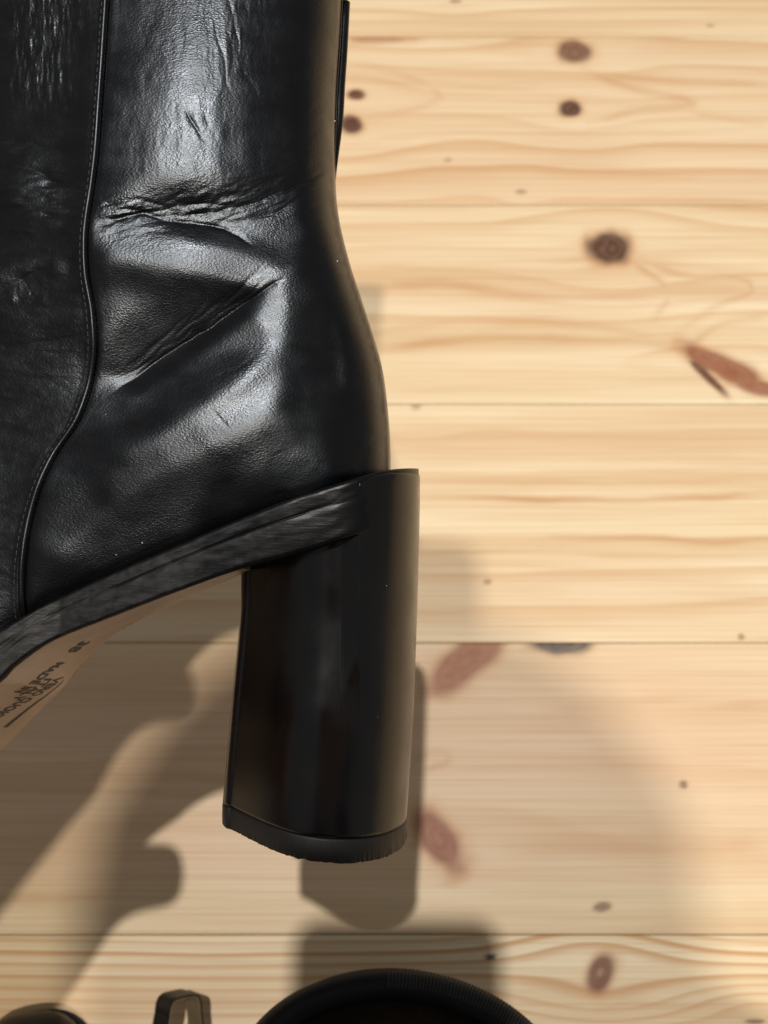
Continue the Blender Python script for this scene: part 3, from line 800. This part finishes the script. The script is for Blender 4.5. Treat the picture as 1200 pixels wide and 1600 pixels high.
def heel_rows(rowsN, soft=0):
    out = []
    for q, y, z in rowsN:
        out.append(np.vstack([Q(q, y, z), Q(q[::-1][1:], y[::-1][1:], -z[::-1][1:])]))
    return np.array(out)
G = heel_rows(rowsN)
nr, nc = G.shape[:2]
V = G.reshape(-1, 3); F = grid_faces(nr, nc, wrap=True).tolist()
F.append(list(range(nc))[::-1]); F.append(list(range((nr - 1) * nc, nr * nc)))
heel = mesh_obj("heel_block", V, F, M_heel, boot)
heel["label"] = "polished black block heel with a bevelled recess"
# top lift: rubber, ragged lower rim
rl = []
q, z = heel_section(1.0)
for v, ins in [(0, .0005), (.03, .00002), (.10, -.00008), (.5, -.00012), (.85, -.00008), (.95, .0002), (1.0, .0009)]:
    rag = (.9 * fbm(q / 7, z * 3000 + 3, 3) + 1.4 * np.maximum(fbm(q / 11, z * 2500 + 40, 2) - .5, 0)) * (v > .8)
    y = YB(q) + 1.0 + 35 * v + rag
    zz = np.maximum(z - ins + (.00012 * fbm(q / 4, z * 7000, 2) if v > .8 else 0), 0)
    cq = 540
    qq = cq + (q - cq) * (1 - ins / .03) + (.5 * fbm(q / 6, z * 3000 + 60, 2) if v > .8 else 0)
    rl.append((qq, y, zz))
G = heel_rows(rl); nr, nc = G.shape[:2]
V = G.reshape(-1, 3); F = grid_faces(nr, nc, wrap=True).tolist(); F.append(list(range(nc))[::-1]); F.append(list(range((nr - 1) * nc, nr * nc)))
lift = mesh_obj("top_lift", V, F, M_lift, boot)
lift["label"] = "worn rubber tip of the heel with a ragged rim"

# --- lint and dust caught on the leather and the heel
QX, QY = to_px(LQ[:, 62:, :])
Vs, Fs = [], []
def speck(p, r, d=None):
    d = np.array([random.uniform(-1, 1), random.uniform(-1, 1), .1]) if d is None else d
    d = d / np.linalg.norm(d)
    v, f = tube([p - d * r * 1.2, p, p + d * r * 1.2], [r * .5, r, r * .4], 6); b0 = len(Vs)
    Vs.extend(v.tolist()); Fs.extend([[i_ + b0 for i_ in q_] for q_ in f])
for sx_, sy_, r_ in [(523, 190, .00024), (527, 408, .00022), (222, 848, .00017), (182, 866, .00013), (165, 648, .00010)]:
    k_ = np.unravel_index(np.argmin((QX - sx_)**2 + (QY - sy_)**2), QX.shape)
    speck(LQ[:, 62:, :][k_] + np.array([0, 0, r_ * .5]), r_)
hq, hz = heel_section(.25)
for hx_, hy_, r_ in [(604, 915, .00011), (590, 1120, .00008)]:
    zz_ = float(np.interp(hx_, hq[14:], hz[14:])); speck(loc3(np.array(float(hx_)), np.array(float(hy_)), zz_ - (.0022 if hx_ < 541 and hy_ < 1050 else 0.0)), r_)
lint = mesh_obj("lint", Vs, Fs, plain("pale_lint", (.4, .4, .38), .8), boot); lint["kind"] = "stuff"

# --- lining inside the shaft and its bound top edge
T, Sg = np.meshgrid(np.linspace(1, .84, 26), np.linspace(0, 2 * np.pi, 120, endpoint=False), indexing='ij')
s_l = (1 - np.cos(Sg)) / 2
P, z = upper_pt(s_l, T)
cx = P[..., 0].mean(axis=1, keepdims=True)
L = Q(cx + (P[..., 0] - cx) * .94, P[..., 1], np.sign(np.sin(Sg)) * np.maximum(z * .80 - .003, 0))
mesh_obj("lining", L.reshape(-1, 3), grid_faces(26, 120, wrap=True), plain("dark_tan_lining", (.20, .15, .09), .7), boot)
rim = np.vstack([LQ[-1], LV[-1][1:]])
V, F = tube(np.vstack([rim, rim[:1]]), .0011, 8)
mesh_obj("top_binding", V, F, M_pipe, boot)

# ------------------------------------------------------------------ telephone in the photographer's hand, just behind the lens
def rounded_slab(x0, x1, y0, y1, z0, z1, r, n=10, bev=.0022):
    pts = []
    for cx, cy, a0 in ((x1 - r, y1 - r, 0), (x0 + r, y1 - r, 90), (x0 + r, y0 + r, 180), (x1 - r, y0 + r, 270)):
        for a in np.linspace(a0, a0 + 90, n): pts.append((cx, cy, math.cos(math.radians(a)), math.sin(math.radians(a))))
    V = []; 
    for z, i in ((z0, bev), (z0 + bev * .3, bev * .3), (z0 + bev, 0), (z1 - bev, 0), (z1 - bev * .3, bev * .3), (z1, bev)):
        V += [(cx + (r - i) * c, cy + (r - i) * s_, z) for cx, cy, c, s_ in pts]
    m = len(pts); F = grid_faces(6, m, wrap=True).tolist()
    F.append(list(range(m))[::-1]); F.append(list(range(5 * m, 6 * m)))
    return V, F
phone = empty("phone", (0, 0, CAM_H), (TILT, 0, 0))
tag(phone, "dark phone taking the picture, seen only as a rounded shadow on the floor", "phone")
M_phone = plain("phone_glass", (.012, .012, .014), .35)
V, F = rounded_slab(-.052, .022, -.112, .040, .003, .011, .010)
mesh_obj("phone_body", V, F, M_phone, phone, smooth=False)
V, F = rounded_slab(-.0500, .0200, -.110, .038, .0112, .0118, .009, bev=.0002)
mesh_obj("phone_screen", V, F, M_phone, phone, smooth=False)

# ------------------------------------------------------------------ kneeling photographer (only the shadow falls into the picture)
def skin_body():
    Vp, Ed, Rd = [], [], []
    def add(p, r, prev=None):
        Vp.append(p); Rd.append(r); i = len(Vp) - 1
        if prev is not None: Ed.append((prev, i))
        return i
    def chain(start, lst):
        i = start
        for p, r in lst: i = add(p, r, i)
        return i
    pel = add((0, -.60, .27), .13)
    w1 = add((0, -.54, .40), .125, pel); ch = add((0, -.44, .54), .13, w1)
    nb = add((-.01, -.33, .64), .075, ch)
    nk = add((-.018, -.265, .695), .052, nb)
    h1 = chain(nk, [((-.022, -.20, .745), .072), ((-.025, -.165, .80), .086), ((-.025, -.160, .85), .070)])
    # right arm with the hand that steadies the phone
    sh = add((.17, -.42, .57), .062, ch)
    wr = chain(sh, [((.225, -.33, .45), .048), ((.24, -.25, .385), .043), ((.16, -.175, .415), .036), ((.075, -.125, .445), .027)])
    pm = chain(wr, [((.045, -.105, .455), .026), ((.030, -.085, .463), .024)])
    for k_, (dx, dy) in enumerate([(-.010, .018), (-.016, .006), (-.018, -.008), (-.014, -.022)]):
        b0 = add((.022 + dx * .2, -.085 + dy * 1.2, .450), .0095, pm)
        chain(b0, [((.004 + dx, -.085 + dy * 1.2, .440), .0088), ((-.022 + dx, -.083 + dy * 1.1, .444), .0075)])
    t0 = add((.034, -.070, .472), .0105, pm); chain(t0, [((.032, -.050, .486), .0098), ((.026, -.034, .496), .0085)])
    # left arm reaching to the front of the boot
    sl = add((-.18, -.42, .57), .062, ch)
    wl = chain(sl, [((-.255, -.32, .44), .048), ((-.272, -.19, .33), .043), ((-.205, -.055, .280), .034), ((-.172, -.012, .268), .029)])
    pl = chain(wl, [((-.155, .014, .270), .031), ((-.142, .032, .272), .031)])
    th = add((-.118, .037, .282), .0150, pl); chain(th, [((-.106, .038, .283), .0140), ((-.092, .039, .283), .0130)])
    for k_, dy in enumerate([.030, .014, -.004, -.022]):
        b0 = add((-.190, .052 + dy, .268), .0095, pl)
        chain(b0, [((-.226, .075 + dy, .235), .0092), ((-.222, .082 + dy, .190), .0088), ((-.200, .074 + dy, .168), .0078)])
    # legs, kneeling
    for sx in (-1, 1):
        chain(pel, [((.10 * sx, -.56, .24), .10), ((.155 * sx, -.42, .15), .085), ((.17 * sx, -.31, .075), .065), ((.165 * sx, -.45, .062), .055), ((.15 * sx, -.66, .055), .042), ((.14 * sx, -.74, .05), .036), ((.135 * sx, -.80, .03), .026)])
    me = bpy.data.meshes.new("person"); me.from_pydata(Vp, Ed, []); me.update()
    o = bpy.data.objects.new("person", me); C.objects.link(o)
    md = o.modifiers.new("skin", 'SKIN'); md.use_smooth_shade = True
    lay = me.skin_vertices[0].data if me.skin_vertices else None
    if lay is None:
        bpy.context.view_layer.objects.active = o
        bpy.ops.mesh.customdata_skin_add(); lay = me.skin_vertices[0].data
    for v, r in zip(lay, Rd): v.radius = (r, r)
    lay[0].use_root = True
    sb = o.modifiers.new("subdivision", 'SUBSURF'); sb.levels = 2; sb.render_levels = 2
    bpy.context.view_layer.update()
    m2 = bpy.data.meshes.new_from_object(o.evaluated_get(bpy.context.evaluated_depsgraph_get()))
    o.modifiers.clear(); o.data = m2
    m2.materials.clear()
    for m_ in (plain("dark_knit_sweater", (.022, .022, .026), .9), plain("skin", (.50, .30, .21), .5)): m2.materials.append(m_)
    for p in m2.polygons:
        c = p.center; p.use_smooth = True
        hand = (c.y > -.03 and c.x < -.09) or (c.y > -.135 and c.x > -.06 and c.z < .53 and c.x < .09)
        p.material_index = 1 if hand or (c.z > .72 and c.y > -.24) else 0
    return o
person = skin_body()
tag(person, "person in dark clothes kneeling behind the camera, one hand holding the boot", "person")
# hair cap
bm = bmesh.new(); bmesh.ops.create_uvsphere(bm, u_segments=40, v_segments=24, radius=1)
for v in bm.verts:
    d = v.co.copy(); n_ = 1 + .03 * float(vnoise(np.array(d.x * 5 + 9), np.array(d.y * 5 + d.z * 3)))
    v.co = Vector((-.025 + d.x * .094 * n_, -.180 + d.y * .098 * n_, .832 + d.z * .092 * n_))
bmesh.ops.delete(bm, geom=[v for v in bm.verts if v.co.z < .78 + .5 * (v.co.y + .18)], context='VERTS')
me = bpy.data.meshes.new("hair"); bm.to_mesh(me); bm.free(); me.materials.append(plain("brown_hair", (.03, .018, .01), .6))
hair = bpy.data.objects.new("hair", me); C.objects.link(hair); hair.parent = person

# ------------------------------------------------------------------ things cut off by the lower edge of the picture
# open leather bag: thick stitched rim
RIM_H = .115
def at_h(px_, py_, h): return floor_at(px_, py_, h)
c0 = at_h(628, 1730, RIM_H); ax_ = np.linalg.norm(at_h(628 + 250, 1722, RIM_H) - c0); top_ = np.linalg.norm(at_h(628, 1540, RIM_H) - c0)
bag = empty("leather_bag", (c0[0], c0[1], 0), (0, 0, math.radians(-6)))
tag(bag, "open black leather bag with a thick stitched rim at the bottom edge", "bag")
th = np.linspace(0, 2 * np.pi, 181)
ringp = np.stack([ax_ * np.cos(th), top_ * np.sin(th), RIM_H + 0 * th], -1)
V, F = tube(ringp, .0054, 18, squash=.9)
M_bag = leather_material("black_bag_leather", rough=.42)
mesh_obj("rim", V, F, M_bag, bag)
hs = np.linspace(0, 1, 16)
wall = []
for h_ in hs:
    k_ = .96 - .10 * (1 - h_)**1.5
    wall.append(np.stack([ax_ * k_ * np.cos(th[:-1]), top_ * k_ * np.sin(th[:-1]), .002 + (RIM_H - .002) * h_ + 0 * th[:-1]], -1))
mesh_obj("bag_wall", np.array(wall).reshape(-1, 3), grid_faces(16, 180, wrap=True), M_bag, bag)
inn = []
for h_ in hs:
    k_ = .90 - .09 * (1 - h_)**1.5
    inn.append(np.stack([ax_ * k_ * np.cos(th[:-1]), top_ * k_ * np.sin(th[:-1]), .006 + (RIM_H - .008) * h_ + 0 * th[:-1]], -1))
Fi = grid_faces(16, 180, wrap=True).tolist(); Fi.append(list(range(180)))
mesh_obj("bag_lining", np.array(inn).reshape(-1, 3), Fi, plain("olive_lining", (.16, .13, .085), .8), bag)
Vs, Fs = [], []
for a in np.radians(np.arange(20, 100, 1.25)):
    p0 = np.array([ax_ * math.cos(a), top_ * math.sin(a), RIM_H]); nrm = np.array([math.cos(a) / ax_, math.sin(a) / top_, 0]); nrm /= np.linalg.norm(nrm)
    seg = [p0 + nrm * (.0054 * math.cos(b)) * 1.0 + np.array([0, 0, .0054 * .9 * math.sin(b) + .0002]) for b in np.radians([15, 35, 55, 75, 95])]
    v, f = tube(np.array(seg) , .00035, 5); b0 = len(Vs); Vs += v.tolist(); Fs += [[i + b0 for i in q_] for q_ in f]
rs = mesh_obj("rim_stitching", Vs, Fs, M_thread, bag); rs["kind"] = "stuff"

# strap bent into an upright loop
sl = empty("strap_loop", (floor_at(283, 1556, .060)[0], floor_at(283, 1556, .060)[1], 0))
tag(sl, "narrow black strap bent into a loop with tan inner side", "strap")
lw, lh = .0074, .062
th = np.linspace(0, np.pi, 40)
prof_ = [(lw * 1.15, 0, z_) for z_ in np.linspace(0, lh - .012, 8)] + [(lw * np.sign(math.cos(a)) * abs(math.cos(a))**.42, 0, lh - .008 + .008 * math.sin(a)**.6) for a in th[1:-1]] + [(-lw * 1.15, 0, z_) for z_ in np.linspace(lh - .012, 0, 8)]
prof_ = np.array(prof_)
for nm, off_, mat_ in (("outer_leather", .0005, M_bag), ("inner_lining", -.0002, plain("tan_strap_lining", (.16, .115, .06), .7))):
    tn = np.gradient(prof_, axis=0); nn = np.stack([tn[:, 2], 0 * tn[:, 0], -tn[:, 0]], -1); nn /= np.linalg.norm(nn, axis=1)[:, None]
    wv_ = [(-.0055, off_ - .0003), (.0055, off_ - .0003), (.0055, off_ + .0003), (-.0055, off_ + .0003)]
    G = np.array([prof_ + nn * o_ + np.array([0, y_, 0]) for y_, o_ in wv_]).transpose(1, 0, 2)
    F = grid_faces(len(prof_), 4, wrap=True).tolist() + [[0, 1, 2, 3][::-1], [len(prof_) * 4 - 4 + i for i in range(4)]]
    mesh_obj(nm, G.reshape(-1, 3), F, mat_, sl, smooth=False)
sl.rotation_euler = (Matrix.Rotation(math.radians(-78), 3, 'X') @ Matrix.Rotation(math.radians(42), 3, 'Z')).to_euler()
sl.location = (floor_at(281, 1549, .025)[0], floor_at(281, 1549, .025)[1] - .062, .0135)

# toe of a shoe in the lower left corner
tp_ = floor_at(22, 1586, .03)
shoe = empty("shoe", (tp_[0], tp_[1], 0), (0, 0, math.radians(8)))
tag(shoe, "dark leather shoe with only its rounded toe in the lower left corner", "shoe")
def last(scale, z0, zt, n=40, m=36):
    rows = []
    for a in np.linspace(0, 1, n):
        y_ = -.25 * (1 - math.cos(a * math.pi)) / 2
        u_ = -y_ / .25
        hw = .046 * math.sin(math.pi * min(1, u_ * 1.0) ** .62) ** .55 * (1 - .18 * math.exp(-((u_ - .62) / .16)**2)) * .78 * scale
        hh = (.030 + .05 * sstep(.25, .7, np.array(u_))) * min(1, (u_ * 9 + .001))**.45 * min(1, (1 - u_) * 14 + .001)**.5
        th_ = np.linspace(0, 2 * np.pi, m, endpoint=False)
        rows.append(np.stack([hw * np.cos(th_), y_ + 0 * th_, z0 + (np.where(np.sin(th_) > 0, hh * np.sin(th_)**.9 if False else hh * np.abs(np.sin(th_))**.85, 0)) * zt], -1))
    G = np.array(rows); return G.reshape(-1, 3), grid_faces(n, m, wrap=True)
V, F = last(1.0, .010, 1.0); mesh_obj("shoe_upper", V, F, M_bag, shoe)
V, F = last(1.06, .001, .16); V[:, 2] = np.minimum(V[:, 2], .012); mesh_obj("shoe_sole", V, F, M_lift, shoe)
